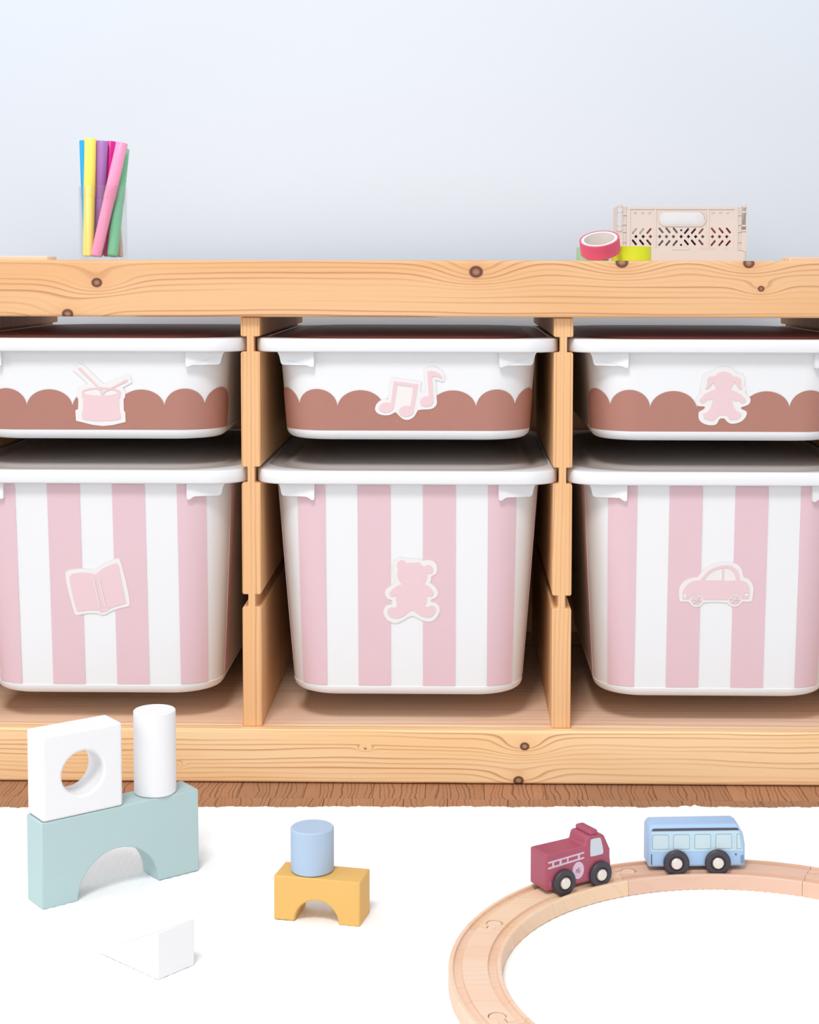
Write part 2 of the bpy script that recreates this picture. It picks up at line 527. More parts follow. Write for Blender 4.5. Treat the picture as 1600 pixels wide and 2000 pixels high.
class Box:
    def __init__(s, zb, zrim0, zrim1, atop, k, yft):
        s.zb, s.z0, s.z1, s.at, s.k, s.yft = zb, zrim0, zrim1, atop, k, yft
        s.r = 0.045

    def dims(s, z):
        d = (s.z0 - z) * s.k
        return s.at - d, s.yft + d, 0.402 - d

    def S(s, q, z, off=0.0):
        a, yf, yb = s.dims(z)
        fl = a - s.r
        sg = 1 if q >= 0 else -1
        q = abs(q)
        if q <= fl:
            x, y = q, yf - off
        elif q <= fl + s.r * PI / 2:
            t = (q - fl) / s.r
            x, y = fl + (s.r + off) * math.sin(t), yf + s.r - (s.r + off) * math.cos(t)
        else:
            x, y = a + off, yf + s.r + (q - fl - s.r * PI / 2)
        return (sg * x, y, z)

    def body(s):
        lp = []
        fr = 0.0085
        for i in range(7):
            t = i / 6 * PI / 2
            z = s.zb + fr * (1 - math.cos(t))
            a, yf, yb = s.dims(z)
            ins = fr * (1 - math.sin(t))
            lp.append(loop_rr(a - ins, yf + ins, yb - ins, s.r - ins * 0.6, z))
        # shallow bead above the base, then the tapering wall
        zbead = s.zb + 0.0095
        a, yf, yb = s.dims(zbead)
        lp.append(loop_rr(a, yf, yb, s.r, zbead))
        a, yf, yb = s.dims(zbead + 0.0006)
        lp.append(loop_rr(a - 0.0005, yf + 0.0005, yb - 0.0005, s.r, zbead + 0.0006))
        for i in range(1, 7):
            z = zbead + (s.z0 + 0.002 - zbead) * i / 6
            a, yf, yb = s.dims(z)
            lp.append(loop_rr(a - 0.0005, yf + 0.0005, yb - 0.0005, s.r, z))
        return loft(lp)

    def rim(s):
        A, F, B, r = 0.1503, -0.0025, 0.418, 0.036
        e = 0.0016
        lp = [loop_rr(A - 0.012, F + 0.012, B - 0.012, r - 0.006, s.z0 + 0.0005)]
        lp.append(loop_rr(A - e, F + e, B - e, r - e, s.z0))
        lp.append(loop_rr(A - e * 0.3, F + e * 0.3, B - e * 0.3, r, s.z0 + e * 0.35))
        lp.append(loop_rr(A, F, B, r, s.z0 + e))
        lp.append(loop_rr(A, F, B, r, s.z1 - e))
        lp.append(loop_rr(A - e * 0.3, F + e * 0.3, B - e * 0.3, r, s.z1 - e * 0.35))
        lp.append(loop_rr(A - e, F + e, B - e, r - e, s.z1))
        # inner lip with much rounder corners
        lp.append(loop_rr(0.1432, 0.0052, 0.410, 0.072, s.z1))
        lp.append(loop_rr(0.1425, 0.0060, 0.409, 0.0715, s.z1 - 0.0016))
        return loft(lp)

    def lid(s):
        z = s.z1 - 0.0014
        lp = [loop_rr(0.1424, 0.0061, 0.4089, 0.0714, z - 0.0001), loop_rr(0.1423, 0.0062, 0.4088, 0.0713, z + 0.0010)]
        lp.append(loop_rr(0.1360, 0.0125, 0.4025, 0.066, z + 0.0013))
        lp.append(loop_rr(0.1290, 0.0200, 0.3950, 0.060, z - 0.0002))
        lp.append(loop_rr(0.1270, 0.0220, 0.3930, 0.058, z - 0.0002))
        lp.append(loop_rr(0.1215, 0.0280, 0.3870, 0.053, z + 0.0024))
        lp.append(loop_rr(0.1200, 0.0295, 0.3855, 0.052, z + 0.0028))
        return loft(lp)

    def strip(s, q0, q1, zlo, zhi, off=0.0006, n=None, nz=2):
        """film on the wall between arc lengths q0, q1; zlo / zhi may be functions of q"""
        n = n or max(4, int(abs(q1 - q0) / 0.004))
        fl = (lambda q: zlo) if not callable(zlo) else zlo
        fh = (lambda q: zhi) if not callable(zhi) else zhi
        v, f = [], []
        for layer in (off, 0.0001):
            for i in range(n + 1):
                q = q0 + (q1 - q0) * i / n
                for j in range(nz + 1):
                    z = fl(q) + (fh(q) - fl(q)) * j / nz
                    v.append(s.S(q, z, layer - 0.0005))
        st = nz + 1
        L = (n + 1) * st
        for i in range(n):
            for j in range(nz):
                a = i * st + j
                f.append((a, a + st, a + st + 1, a + 1))
                f.append((L + a, L + a + 1, L + a + st + 1, L + a + st))
            for j in (0, nz):
                a = i * st + j
                f.append((a, a + st, L + a + st, L + a))
        for i in (0, n):
            for j in range(nz):
                a = i * st + j
                f.append((a, a + 1, L + a + 1, L + a))
        return v, f

    def bracket(s, sg, drop):
        """flared grip under the rim at a front corner"""
        D = drop
        pts = [(0.1290, 0.001), (0.1275, -0.0012), (0.1262, -0.0035), (0.1252, -0.0070), (0.1246, -0.0102), (0.1238, -0.0120), (0.1222, -0.0130), (0.1000, -0.0130), (0.0980, -0.0134), (0.0955, -0.0130 - D * 0.7), (0.0935, -0.0134 - D), (0.0918, -0.0132 - D), (0.0910, -0.0120 - D), (0.0910, 0.001)]
        pts = [(sg * x, z) for x, z in pts]

        def front(x, z):
            # sits just behind the rim front, bending back around the corner
            ax = abs(x)
            y = 0.0035 + max(0, ax - 0.090) ** 2 * 7.0 + (-z) * 0.06
            return (x, y, s.z0 + z)

        def back(x, z):
            y = 0.0035 + 0.045
            return (x * 0.93, y, s.z0 + z)

        return prism([pts], front, back)


TRAY = Box(0.3425, 0.4304, 0.4436, 0.1293, 0.075, 0.0085)
DEEP = Box(0.0832, 0.3004, 0.3136, 0.1325, 0.0715, 0.0080)
mesh_cache = {}


def cached(key, build, name, m, smooth=True):
    if key not in mesh_cache:
        vv, ff = build()
        o = mesh(name, vv, ff, m, None, smooth)
        mesh_cache[key] = o.data
        bpy.data.objects.remove(o)
    return mesh_cache[key]


def inst(name, me, parent):
    o = bpy.data.objects.new(name, me)
    COL.objects.link(o)
    o.parent = parent
    return o


def scallop(q):
    cs = (-0.150, -0.1090, -0.0685, -0.0229, 0.0229, 0.0685, 0.1090, 0.150)
    for a, b in zip(cs, cs[1:]):
        if a <= q <= b:
            t = (q - (a + b) / 2) / ((b - a) / 2)
            return 0.3744 + 0.0180 * math.sqrt(max(0, 1 - t * t)) + (0.001 if abs(q) > 0.0685 else 0)
    return 0.3744


def scallop_mesh():
    # dense strip: samples cluster at the cusps
    cs = (-0.150, -0.1090, -0.0685, -0.0229, 0.0229, 0.0685, 0.1090, 0.150)
    qs = []
    for a, b in zip(cs, cs[1:]):
        for i in range(28):
            qs.append((a + b) / 2 - (b - a) / 2 * math.cos(PI * i / 28))
    qs.append(cs[-1])
    n = len(qs) - 1
    v, f = TRAY.strip(0, n, 0.3518, 0.38, n=n)   # topology only
    out = []
    for layer in (0.0006, 0.0001):
        for q in qs:
            for j in range(3):
                z = 0.3522 + (scallop(q) - 0.3522) * j / 2
                out.append(TRAY.S(q, z, layer - 0.0005))
    return out, f


STRIPES = ((0.0161, 0.0486), (0.0805, 0.1095), (0.1440, 0.1760))


def make_box(kind, col, label):
    B = TRAY if kind == 'tray' else DEEP
    xc = UX + col * PIT
    root = thing('storage_box', label, 'storage box', (xc, 0, 0), group='white boxes hanging in the pine storage unit')
    inst('body', cached(kind + 'body', B.body, 'body', M_PLASTIC), root)
    inst('rim', cached(kind + 'rim', B.rim, 'rim', M_PLASTIC), root)
    l = inst('lid', cached(kind + 'lid', B.lid, 'lid', M_LIDB if kind == 'tray' else M_LIDG), root)
    l['label'] = 'dark terracotta lid panel' if kind == 'tray' else 'taupe grey lid panel'
    for sg in (-1, 1):
        inst('grip', cached(kind + 'grip%d' % sg, lambda: B.bracket(sg, 0.0015 if kind == 'tray' else 0.0030), 'grip', M_PLASTIC), root)
    if kind == 'tray':
        o = inst('scallop_band', cached('scallop', scallop_mesh, 'scallop_band', M_BROWN), root)
        o['label'] = 'terracotta film with a scalloped top edge'
    else:
        for sg in (-1, 1):
            for i, (a, b) in enumerate(STRIPES):
                inst('stripe', cached('stripe%d%d' % (i, sg), lambda: B.strip(sg * a, sg * b, 0.0938, 0.2985, nz=6), 'stripe', M_PINK), root)
    return root, B


def sticker(root, B, x0, z0, k, cpx, cpy, outer, prints, extra=(), name='sticker', label=''):
    """cut-out sticker; outlines in sheet units, k metres per unit, placed at (x0, z0) on the front wall"""
    def fn(off):
        def g(u, v):
            x = x0 + (u - cpx) * k
            z = z0 - (v - cpy) * k
            p = B.S(x, z, off - 0.0005)
            return p
        return g
    vv, ff = prism([outer], fn(0.0011), fn(0.0004))
    st = mesh(name, vv, ff, M_STK, root)
    st['label'] = label
    for i, lp in enumerate(prints):
        vv, ff = prism(lp, fn(0.0016 + 0.00006 * i), fn(0.0009))
        mesh('print', vv, ff, M_PRINT, st)
    for lp in extra:
        vv, ff = prism(lp, fn(0.0024), fn(0.0012))
        mesh('line', vv, ff, M_STK, st)
    return st


def stick(x0, y0, x1, y1, w0, w1):
    d = Vector((x1 - x0, y1 - y0)).normalized()
    n = Vector((-d.y, d.x))
    pts = []
    for i in range(7):
        a = PI / 2 + PI * i / 6
        p = Vector((x0, y0)) + w0 * (math.cos(a) * d + math.sin(a) * n)
        pts.append((p.x, p.y))
    pts += [(x1 - n.x * w1, y1 - n.y * w1), (x1 + n.x * w1, y1 + n.y * w1)]
    return pts


KI = 0.000507 / 8
# drum
drum_o = [(360, 340), (460, 232), (550, 275), (825, 550), (870, 550), (1225, 405), (1245, 420), (1280, 530), (1130, 612), (1175, 690), (1160, 770), (1140, 795), (1140, 975), (1160, 995), (1163, 1152), (960, 1202), (800, 1218), (650, 1200), (385, 1135), (380, 970), (425, 950), (432, 795), (408, 755), (412, 630), (430, 612), (580, 550), (545, 505)]
top_arc = [(795 - 305 * math.cos(PI * i / 16), 682 - 76 * math.sin(PI * i / 16)) for i in range(17)]
bot_arc = [(784 + 303 * math.cos(PI * i / 12), 1088 + 48 * math.sin(PI * i / 12)) for i in range(13)]
drum_b = top_arc + [(1085, 765), (1065, 775), (1070, 1005), (1088, 1010)] + bot_arc + [(480, 1005), (497, 1000), (512, 765), (490, 755)]
drum_p = [[drum_b, ell(783, 685, 265, 52, 32)], [stick(470, 315, 752, 607, 18, 9)], [ell(770, 625, 32, 32, 18)], [stick(1190, 498, 840, 678, 18, 7)], [ell(815, 690, 31, 29, 18)]]
# notes
note_o = spline([(510, 375), (985, 437), (975, 575), (985, 602), (1040, 602), (1055, 580), (1020, 240), (1090, 215), (1170, 207), (1250, 230), (1320, 290), (1345, 350), (1345, 410), (1320, 440), (1270, 425), (1205, 405), (1225, 700), (1228, 780), (1190, 840), (1130, 868), (940, 885), (915, 920), (870, 990), (810, 1030), (760, 1040), (700, 1025), (640, 975), (590, 920), (570, 925), (500, 960), (410, 968), (320, 945), (270, 895), (275, 820), (320, 755), (380, 725), (465, 712)], 4, 55)
note_p = [[[(560, 432), (935, 480), (862, 900), (806, 890), (863, 520), (610, 490), (550, 860), (500, 850)]], [ell(437, 845, 113, 77, 28, -0.12)], [ell(750, 900, 115, 84, 28, -0.12)], [spline([(1080, 285), (1090, 275), (1180, 280), (1260, 315), (1300, 355), (1305, 395), (1230, 355), (1150, 358), (1172, 750), (1112, 750)], 3, 50)], [ell(1070, 745, 103, 80, 28, -0.2)]]
# doll
doll_o = spline([(560, 275), (620, 230), (725, 205), (850, 230), (920, 300), (1000, 310), (1050, 370), (1058, 450), (1055, 510), (1085, 560), (1070, 600), (1090, 640), (1150, 690), (1158, 745), (1130, 795), (1065, 825), (1040, 832), (1015, 842), (1020, 862), (1055, 880), (1100, 905), (1108, 945), (1080, 1010), (1020, 1065), (930, 1095), (860, 1095), (800, 1060), (760, 1018), (690, 1025), (660, 1080), (630, 1112), (560, 1123), (460, 1105), (390, 1060), (362, 1000), (368, 915), (400, 895), (455, 855), (450, 828), (400, 826), (340, 815), (305, 745), (330, 670), (385, 610), (362, 560), (385, 490), (395, 400), (440, 315), (500, 288)], 4)
doll_b = spline([(640, 550), (820, 550), (830, 568), (890, 578), (1020, 650), (1015, 665), (1075, 705), (1083, 740), (1045, 777), (1000, 765), (985, 735), (955, 730), (935, 750), (870, 705), (885, 800), (950, 905), (1015, 935), (1015, 975), (960, 1025), (850, 1030), (795, 962), (690, 962), (650, 985), (600, 1045), (520, 1045), (440, 1005), (428, 945), (500, 910), (555, 820), (578, 695), (515, 730), (490, 720), (465, 740), (455, 765), (410, 777), (370, 740), (380, 710), (430, 665), (425, 650), (490, 610), (580, 570)], 3, 48)
doll_p = [[doll_b], [ell(735, 432, 158, 148, 36)], [spline([(600, 355), (520, 362), (482, 400), (485, 460), (458, 550), (500, 545), (545, 485), (600, 410)], 3, 75)], [spline([(875, 362), (950, 368), (998, 410), (998, 470), (1018, 558), (980, 550), (935, 490), (880, 410)], 3, 75)]]
# book
book_o = spline([(255, 440), (290, 415), (400, 390), (540, 385), (640, 390), (690, 402), (740, 370), (850, 300), (970, 250), (1075, 217), (1103, 240), (1150, 420), (1200, 640), (1242, 940), (1220, 980), (1100, 1010), (940, 1065), (880, 1105), (790, 1122), (740, 1100), (600, 1095), (400, 1130), (380, 1115), (330, 930), (265, 640), (250, 500)], 4, 60)
book_p = [[spline([(310, 510), (340, 495), (335, 470), (440, 450), (560, 445), (650, 455), (715, 475), (830, 385), (960, 320), (1050, 290), (1060, 315), (1082, 325), (1110, 500), (1180, 930), (1000, 985), (900, 1030), (885, 1060), (840, 1060), (790, 1080), (760, 1045), (640, 1042), (420, 1063), (405, 1045), (350, 800), (318, 600)], 3, 40)]]
book_l = [[[(680, 537), (692, 535), (781, 1004), (769, 1006)]], [[(761, 516), (773, 513), (865, 985), (852, 988)]]]
# bear
bear_o = spline([(580, 235), (660, 198), (740, 215), (800, 228), (880, 222), (960, 230), (1020, 252), (1100, 245), (1170, 262), (1215, 310), (1230, 390), (1220, 450), (1190, 480), (1145, 502), (1138, 560), (1120, 605), (1190, 660), (1235, 720), (1245, 780), (1215, 840), (1150, 868), (1130, 890), (1145, 912), (1210, 930), (1265, 990), (1270, 1060), (1235, 1140), (1180, 1205), (1090, 1225), (1000, 1205), (930, 1170), (840, 1137), (760, 1170), (690, 1215), (590, 1252), (500, 1230), (435, 1180), (400, 1100), (405, 1030), (440, 975), (500, 960), (535, 955), (530, 890), (460, 860), (425, 800), (422, 750), (450, 705), (530, 640), (575, 600), (545, 500), (535, 400), (545, 300)], 4)
bear_p = [[spline([(750, 298), (830, 287), (905, 295), (925, 278), (935, 288), (947, 279), (955, 292), (970, 298), (978, 318), (1030, 352), (1060, 330), (1110, 325), (1150, 355), (1163, 410), (1145, 452), (1110, 460), (1062, 440), (1072, 500), (1060, 560), (1020, 622), (1080, 650), (1140, 705), (1175, 770), (1160, 810), (1130, 822), (1065, 803), (1068, 870), (1055, 930), (1035, 970), (1045, 985), (1080, 990), (1140, 965), (1190, 985), (1207, 1020), (1190, 1090), (1130, 1150), (1060, 1150), (985, 1130), (910, 1075), (860, 1045), (825, 1045), (770, 1085), (700, 1140), (640, 1165), (570, 1168), (500, 1145), (460, 1085), (462, 1040), (490, 1005), (530, 998), (575, 1010), (608, 965), (592, 880), (595, 830), (610, 800), (570, 815), (530, 830), (500, 810), (487, 775), (520, 730), (610, 655), (697, 627), (640, 570), (615, 490), (618, 430), (635, 400), (608, 345), (620, 290), (660, 252), (700, 250), (735, 275)], 3, 45)]]
# car
car_o = spline([(490, 518), (530, 460), (620, 370), (740, 310), (880, 285), (1030, 290), (1110, 330), (1165, 400), (1190, 490), (1205, 520), (1270, 545), (1325, 610), (1352, 700), (1348, 780), (1335, 890), (1310, 902), (1185, 905), (1150, 950), (1100, 978), (1040, 980), (985, 955), (950, 920), (600, 920), (570, 955), (520, 985), (450, 988), (400, 955), (360, 912), (240, 908), (225, 890), (210, 780), (220, 680), (270, 600), (360, 545), (430, 527)], 4, 50)
car_b = spline([(265, 862), (268, 760), (300, 680), (380, 600), (440, 575), (535, 565), (570, 510), (650, 420), (760, 360), (880, 332), (980, 335), (1060, 380), (1110, 450), (1138, 565), (1190, 575), (1250, 610), (1280, 670), (1290, 750), (1280, 852), (1175, 857), (1165, 820), (1120, 780), (1065, 768), (1010, 780), (970, 830), (962, 870), (585, 870), (575, 825), (530, 785), (480, 775), (420, 795), (380, 835), (365, 865)], 3, 40)
car_h = [spline([(585, 570), (640, 490), (720, 420), (800, 390), (863, 378), (860, 565)], 3, 50), spline([(888, 370), (960, 380), (1030, 430), (1065, 500), (1080, 568), (890, 578)], 3, 50), spline([(276, 772), (310, 768), (327, 800), (315, 840), (278, 847)], 3, 60), [(1213, 763), (1277, 760), (1275, 805), (1210, 808)]]
car_p = [[car_b] + car_h, [ell(478, 873, 80, 78, 28)], [ell(1065, 865, 83, 76, 28)]]
car_l = []
for wx, wy in ((478, 877), (1065, 865)):
    car_l.append([ell(wx, wy, 17, 17, 14)])
    for q in range(6):
        a = q * PI / 3 + 0.15
        car_l.append([stick(wx + 10 * math.cos(a), wy + 10 * math.sin(a), wx + 74 * math.cos(a), wy + 70 * math.sin(a), 2.6, 2.6)])

r, B = make_box('tray', -1, 'shallow white box with terracotta scalloped band and drum sticker')
sticker(r, B, -0.2210 - (UX - PIT), 0.3874, KI, 800, 720, drum_o, drum_p, label='cream cut-out sticker printed with a pink drum')
r, B = make_box('tray', 0, 'shallow white box with terracotta scalloped band and music note sticker')
sticker(r, B, 0.0833 - UX, 0.3883, KI, 800, 640, note_o, note_p, label='cream cut-out sticker printed with pink music notes')
r, B = make_box('tray', 1, 'shallow white box with terracotta scalloped band and pigtailed doll sticker')
sticker(r, B, 0.3960 - (UX + PIT), 0.3892, KI, 800, 640, doll_o, doll_p, label='cream cut-out sticker printed with a pink doll')
r, B = make_box('deep', -1, 'deep white box with pink stripes and open book sticker')
sticker(r, B, -0.2249 - (UX - PIT), 0.1964, 0.000513 / 8, 800, 640, book_o, book_p, book_l, label='cream cut-out sticker printed with a pink open book')
r, B = make_box('deep', 0, 'deep white box with pink stripes and teddy bear sticker')
sticker(r, B, 0.0833 - UX, 0.1927, 0.000514 / 8, 800, 720, bear_o, bear_p, label='cream cut-out sticker printed with a pink teddy bear')
r, B = make_box('deep', 1, 'deep white box with pink stripes and toy car sticker')
sticker(r, B, 0.3896 - (UX + PIT), 0.1993, 0.000516 / 8, 800, 640, car_o, car_p, car_l, label='cream cut-out sticker printed with a pink car')

# ================================================================ WOODEN BLOCKS
AYAW = math.radians(38.1)


def place(o, loc, yaw):
    o.location = loc
    o.rotation_euler = (0, 0, yaw)
    return o


def arch_mesh(name, L, H, T, cx, r, m):
    pts = [(0, 0), (cx - r, 0)] + [(cx - r * math.cos(PI * i / 28), r * math.sin(PI * i / 28)) for i in range(1, 28)] + [(cx + r, 0), (L, 0), (L, H), (0, H)]
    vv, ff = prism([pts], lambda a, b: (a, 0, b), lambda a, b: (a, T, b))
    return bevel(mesh(name, vv, ff, m), 0.0011, 2)


o = arch_mesh('arch_block', 0.1396, 0.0700, 0.0290, 0.0662, 0.0356, M_MINT)
place(o, (-0.1953, -0.3330, ZR), AYAW)
tag(o, 'long mint green wooden arch block under two white blocks', 'toy block')
# square block with a round hole
vv, ff, RN = [], [], 48
for q in range(RN):
    a = 2 * PI * (q + 0.0) / RN
    ca, sa = math.cos(a), math.sin(a)
    k = 0.0345 / max(abs(ca), abs(sa))
    for px_, pz_, py_ in ((0.0345 + 0.0178 * ca, 0.0335 + 0.0178 * sa, 0), (0.0345 + k * ca, 0.0345 + k * sa, 0), (0.0345 + k * ca, 0.0345 + k * sa, 0.0298), (0.0345 + 0.0178 * ca, 0.0335 + 0.0178 * sa, 0.0298)):
        vv.append((px_, py_, pz_))
for q in range(RN):
    for e_ in range(4):
        ff.append((q * 4 + e_, q * 4 + (e_ + 1) % 4, ((q + 1) % RN) * 4 + (e_ + 1) % 4, ((q + 1) % RN) * 4 + e_))
o = bevel(mesh('ring_block', vv, ff, M_WBLOCK), 0.0022, 3)
dx, dy = 0.0012, -0.0006
place(o, (-0.1953 + dx * math.cos(AYAW) - dy * math.sin(AYAW), -0.3330 + dx * math.sin(AYAW) + dy * math.cos(AYAW), ZR + 0.0703), AYAW)
tag(o, 'white square wooden block with a round hole, on the mint arch', 'toy block')


def cyl_mesh(name, r, h, m, e=0.0008):
    vv, ff = lathe([(r - e, 0), (r, e), (r, h - e), (r - e, h)], 56)
    return mesh(name, vv, ff, m, smooth=True)


o = cyl_mesh('cylinder_block', 0.0174, 0.0695, M_WBLOCK)
place(o, (-0.1203, -0.2545, ZR + 0.0703), 0)
tag(o, 'tall white wooden cylinder block on the mint arch', 'toy block')
YY = math.radians(-11.9)
o = arch_mesh('arch_block', 0.0694, 0.0352, 0.0300, 0.0345, 0.0178, M_YEL)
place(o, (-0.0109, -0.3463, ZR), YY)
tag(o, 'small mustard yellow wooden arch block under the blue cylinder', 'toy block')
o = cyl_mesh('cylinder_block', 0.0169, 0.0345, M_BLUE, 0.0010)
place(o, (0.0182, -0.3348, ZR + 0.0355), 0)
tag(o, 'short pale blue wooden cylinder block on the mustard arch', 'toy block')
# wedge
pts = [(0, 0), (0.0690, 0), (0.0690, 0.0345)]
vv, ff = prism([pts], lambda a, b: (a, 0, b), lambda a, b: (a, 0.0336, b))
o = bevel(mesh('wedge_block', vv, ff, M_WBLOCK), 0.0007, 2)
a = math.radians(-40.3)
place(o, (-0.0808 - 0.0690 * math.cos(a), -0.4545 - 0.0690 * math.sin(a), ZR), a)
tag(o, 'white triangular wooden wedge block lying alone on the rug', 'toy block')

# ================================================================ TRAIN TRACK
TCX, TCY = 0.341, -0.4569
RI, RO, TZ = 0.1776, 0.2154, 0.0122
BEECH = [(240, 208, 184), (240, 207, 176), (230, 192, 170), (238, 200, 180), (241, 210, 188)]


def track_profile():
    g = 0.0030
    p = [(RI, 0), (RI, TZ - 0.0008), (RI + 0.0008, TZ)]
    for a, b in ((0.1808, 0.1876), (0.2054, 0.2122)):
        p += [(a, TZ), (a + 0.0004, TZ - g * 0.75), (a + 0.0014, TZ - g), (b - 0.0014, TZ - g), (b - 0.0004, TZ - g * 0.75), (b, TZ)]
    p += [(RO - 0.0008, TZ), (RO, TZ - 0.0008), (RO, 0)]
    return p


def peg_loop(rc, a_end, sign, grow):
    """keyhole outline: neck leaving the end at angle a_end, round head beyond it (sign = direction of angle)"""
    e = Vector((math.cos(a_end), math.sin(a_end)))
    t = Vector((-e.y, e.x)) * sign
    c0 = e * rc
    hw, hr, d = 0.0027 + grow, 0.0058 + grow, 0.0105
    pts = [c0 - t * 0.002 - e * hw]
    a0 = math.asin(hw / hr)
    for i in range(25):
        q = -PI + a0 + (2 * PI - 2 * a0) * i / 24
        pts.append(c0 + t * (d + hr * math.cos(q)) + e * (hr * math.sin(q)))
    pts.append(c0 - t * 0.002 + e * hw)
    return [(p.x, p.y) for p in pts]


def track_piece(a0, a1, k, label):
    """arc from angle a0 down to a1 (degrees); peg at the a1 end, socket at the a0 end"""
    t0, t1 = math.radians(a0 - 0.05), math.radians(a1 + 0.05)
    root = thing('track_piece', label, 'toy track', (TCX, TCY, ZR), group='curved wooden train track pieces')
    prof = track_profile()
    n = 22
    vv, ff = [], []
    K = len(prof)
    for i in range(n + 1):
        t = t0 + (t1 - t0) * i / n
        vv += [(r_ * math.cos(t), r_ * math.sin(t), z) for r_, z in prof]
    for i in range(n):
        for j in range(K):
            a, b = i * K + j, i * K + (j + 1) % K
            ff.append((a, b, b + K, a + K))
    ff += [tuple(range(K)), tuple(range(n * K, (n + 1) * K))]
    m = wood('beech_track_%d' % k, rgb(*BEECH[k], 0.9), rgb(214, 170, 138, 0.88), 0, 1, 130, 1.2, 0.22, k * 3.1, rough=0.5)
    arc = mesh('rail_bed', vv, ff, m, root)
    rc = (RI + RO) / 2
    cv, cf = prism([peg_loop(rc, t0, -1, 0.0005)], lambda a, b: (a, b, -0.01), lambda a, b: (a, b, 0.03))
    cut = mesh('cutter', cv, cf)
    cut.location = root.location
    md = arc.modifiers.new('socket', 'BOOLEAN')
    md.operation = 'DIFFERENCE'
    md.object = cut
    md.solver = 'EXACT'
    dg = bpy.context.evaluated_depsgraph_get()
    dg.update()
    me = bpy.data.meshes.new_from_object(arc.evaluated_get(dg))
    arc.modifiers.clear()
    arc.data = me
    bpy.data.objects.remove(cut)
    me.polygons.foreach_set('use_smooth', [True] * len(me.polygons))
    try:
        me.set_sharp_from_angle(angle=math.radians(35))
    except Exception:
        pass
    cv, cf = prism([peg_loop(rc, t1, -1, 0.0)], lambda a, b: (a, b, 0.0005), lambda a, b: (a, b, TZ - 0.0002))
    bevel(mesh('connector_peg', cv, cf, m, root), 0.0004, 1)
    return root


track_piece(250.5, 205.0, 4, 'curved beech train track piece in the bottom foreground below the left bend')
track_piece(205.0, 160.0, 0, 'curved beech train track piece at the leftmost bend of the loop')
track_piece(160.0, 113.5, 1, 'curved beech train track piece under the red fire truck')
track_piece(113.5, 67.0, 2, 'curved reddish train track piece under the blue bus')
track_piece(67.0, 22.0, 3, 'curved beech train track piece right of the bus, cut off by the picture')

# ================================================================ TOY VEHICLES
M_RED = mat('raspberry_paint', rgb(172, 80, 102, 0.9), 0.42, 0.4, var=0.06, vscale=40, coat=0.15)
M_BUS = mat('sky_blue_paint', rgb(170, 201, 236, 0.9), 0.4, 0.35, var=0.03, vscale=40)
M_BUSL = mat('pale_aqua_paint', rgb(192, 218, 230, 0.9), 0.45, 0.3, var=0.02)
M_PANE = mat('pale_window_paint', rgb(198, 217, 223, 0.9), 0.35, 0.4)
M_LINE = mat('slate_line', rgb(120, 152, 182, 0.9), 0.5, 0.3)
M_DARK = mat('dark_paint', rgb(84, 76, 80, 0.9), 0.5, 0.3)
M_TYRE = mat('black_rubber', rgb(66, 60, 68, 0.9), 0.45, 0.4, var=0.1)
M_CAP = mat('silver_axle_cap', rgb(235, 225, 215, 0.9), 0.3, 0.5, metal=0.55)
M_LIL = mat('lilac_print', rgb(214, 190, 206, 0.9), 0.5, 0.3)
M_GREYW = mat('grey_window_print', rgb(204, 212, 220, 0.9), 0.4, 0.3)
WR, WT = 0.0106, 0.0046
TOPZ = ZR + TZ


def wheel(root, s, side, zc, half):
    prof = [(0.0046, -WT / 2), (WR - 0.0012, -WT / 2), (WR, -WT / 2 + 0.0012), (WR, WT / 2 - 0.0014), (WR - 0.0010, WT / 2 - 0.0003), (WR - 0.0028, WT / 2), (0.0064, WT / 2 - 0.0003), (0.0055, WT / 2 - 0.0014), (0.0046, WT / 2 - 0.0016)]
    vv, ff = lathe(prof, 40)
    w = mesh('wheel', vv, ff, M_TYRE, root, smooth=True)
    w.location = (s, side * half, zc)
    w.rotation_euler = (-side * PI / 2, 0, 0)
    vv, ff = lathe([(0.0046, -0.001), (0.0046, WT / 2 + 0.0002), (0.0040, WT / 2 + 0.0008), (0.0015, WT / 2 + 0.0011), (0.0, WT / 2 + 0.0011)], 28)
    mesh('axle_cap', vv, ff, M_CAP, w, smooth=True)
    return w


def side_solid(name, loops, side_y, t, m, parent):
    """flat print on a vehicle side (side_y < 0 is the near side)"""
    vv, ff = prism(loops, lambda a, b: (a, side_y, b), lambda a, b: (a, side_y + t, b))
    return mesh(name, vv, ff, m, parent)


# ---- fire truck (local x forward, y left, z up; origin on the track top)
tr = thing('fire_truck', 'small raspberry red wooden fire truck with ladder print on the track', 'toy car', (0.2249, -0.2982, TOPZ), (0, 0, math.radians(31.2)))
zc = WR - 0.0030 + 0.0003
HB = 0.0117
zo = -TOPZ
prof = spline([(-0.0338, 0.0030), (-0.0338, 0.0325), (0.0035, 0.0330), (0.0052, 0.0390), (0.0070, 0.0402), (0.0200, 0.0402), (0.0226, 0.0382), (0.0285, 0.0262), (0.0285, 0.0200), (0.0294, 0.0130), (0.0294, 0.0030)], 1)
vv, ff = prism([prof], lambda a, b: (a, -HB, b), lambda a, b: (a, HB, b))
tb = bevel(mesh('body', vv, ff, M_RED, tr), 0.0016, 3)
vv, ff = boxv(0.0090, 0.0172, -HB + 0.0012, HB - 0.0012, 0.0395, 0.0440)
lb = bevel(mesh('light_bar', vv, ff, M_RED, tr), 0.0018, 3)
for s in (-0.0178, 0.0178):
    for side in (-1, 1):
        wheel(tr, s, side, zc, 0.0133)
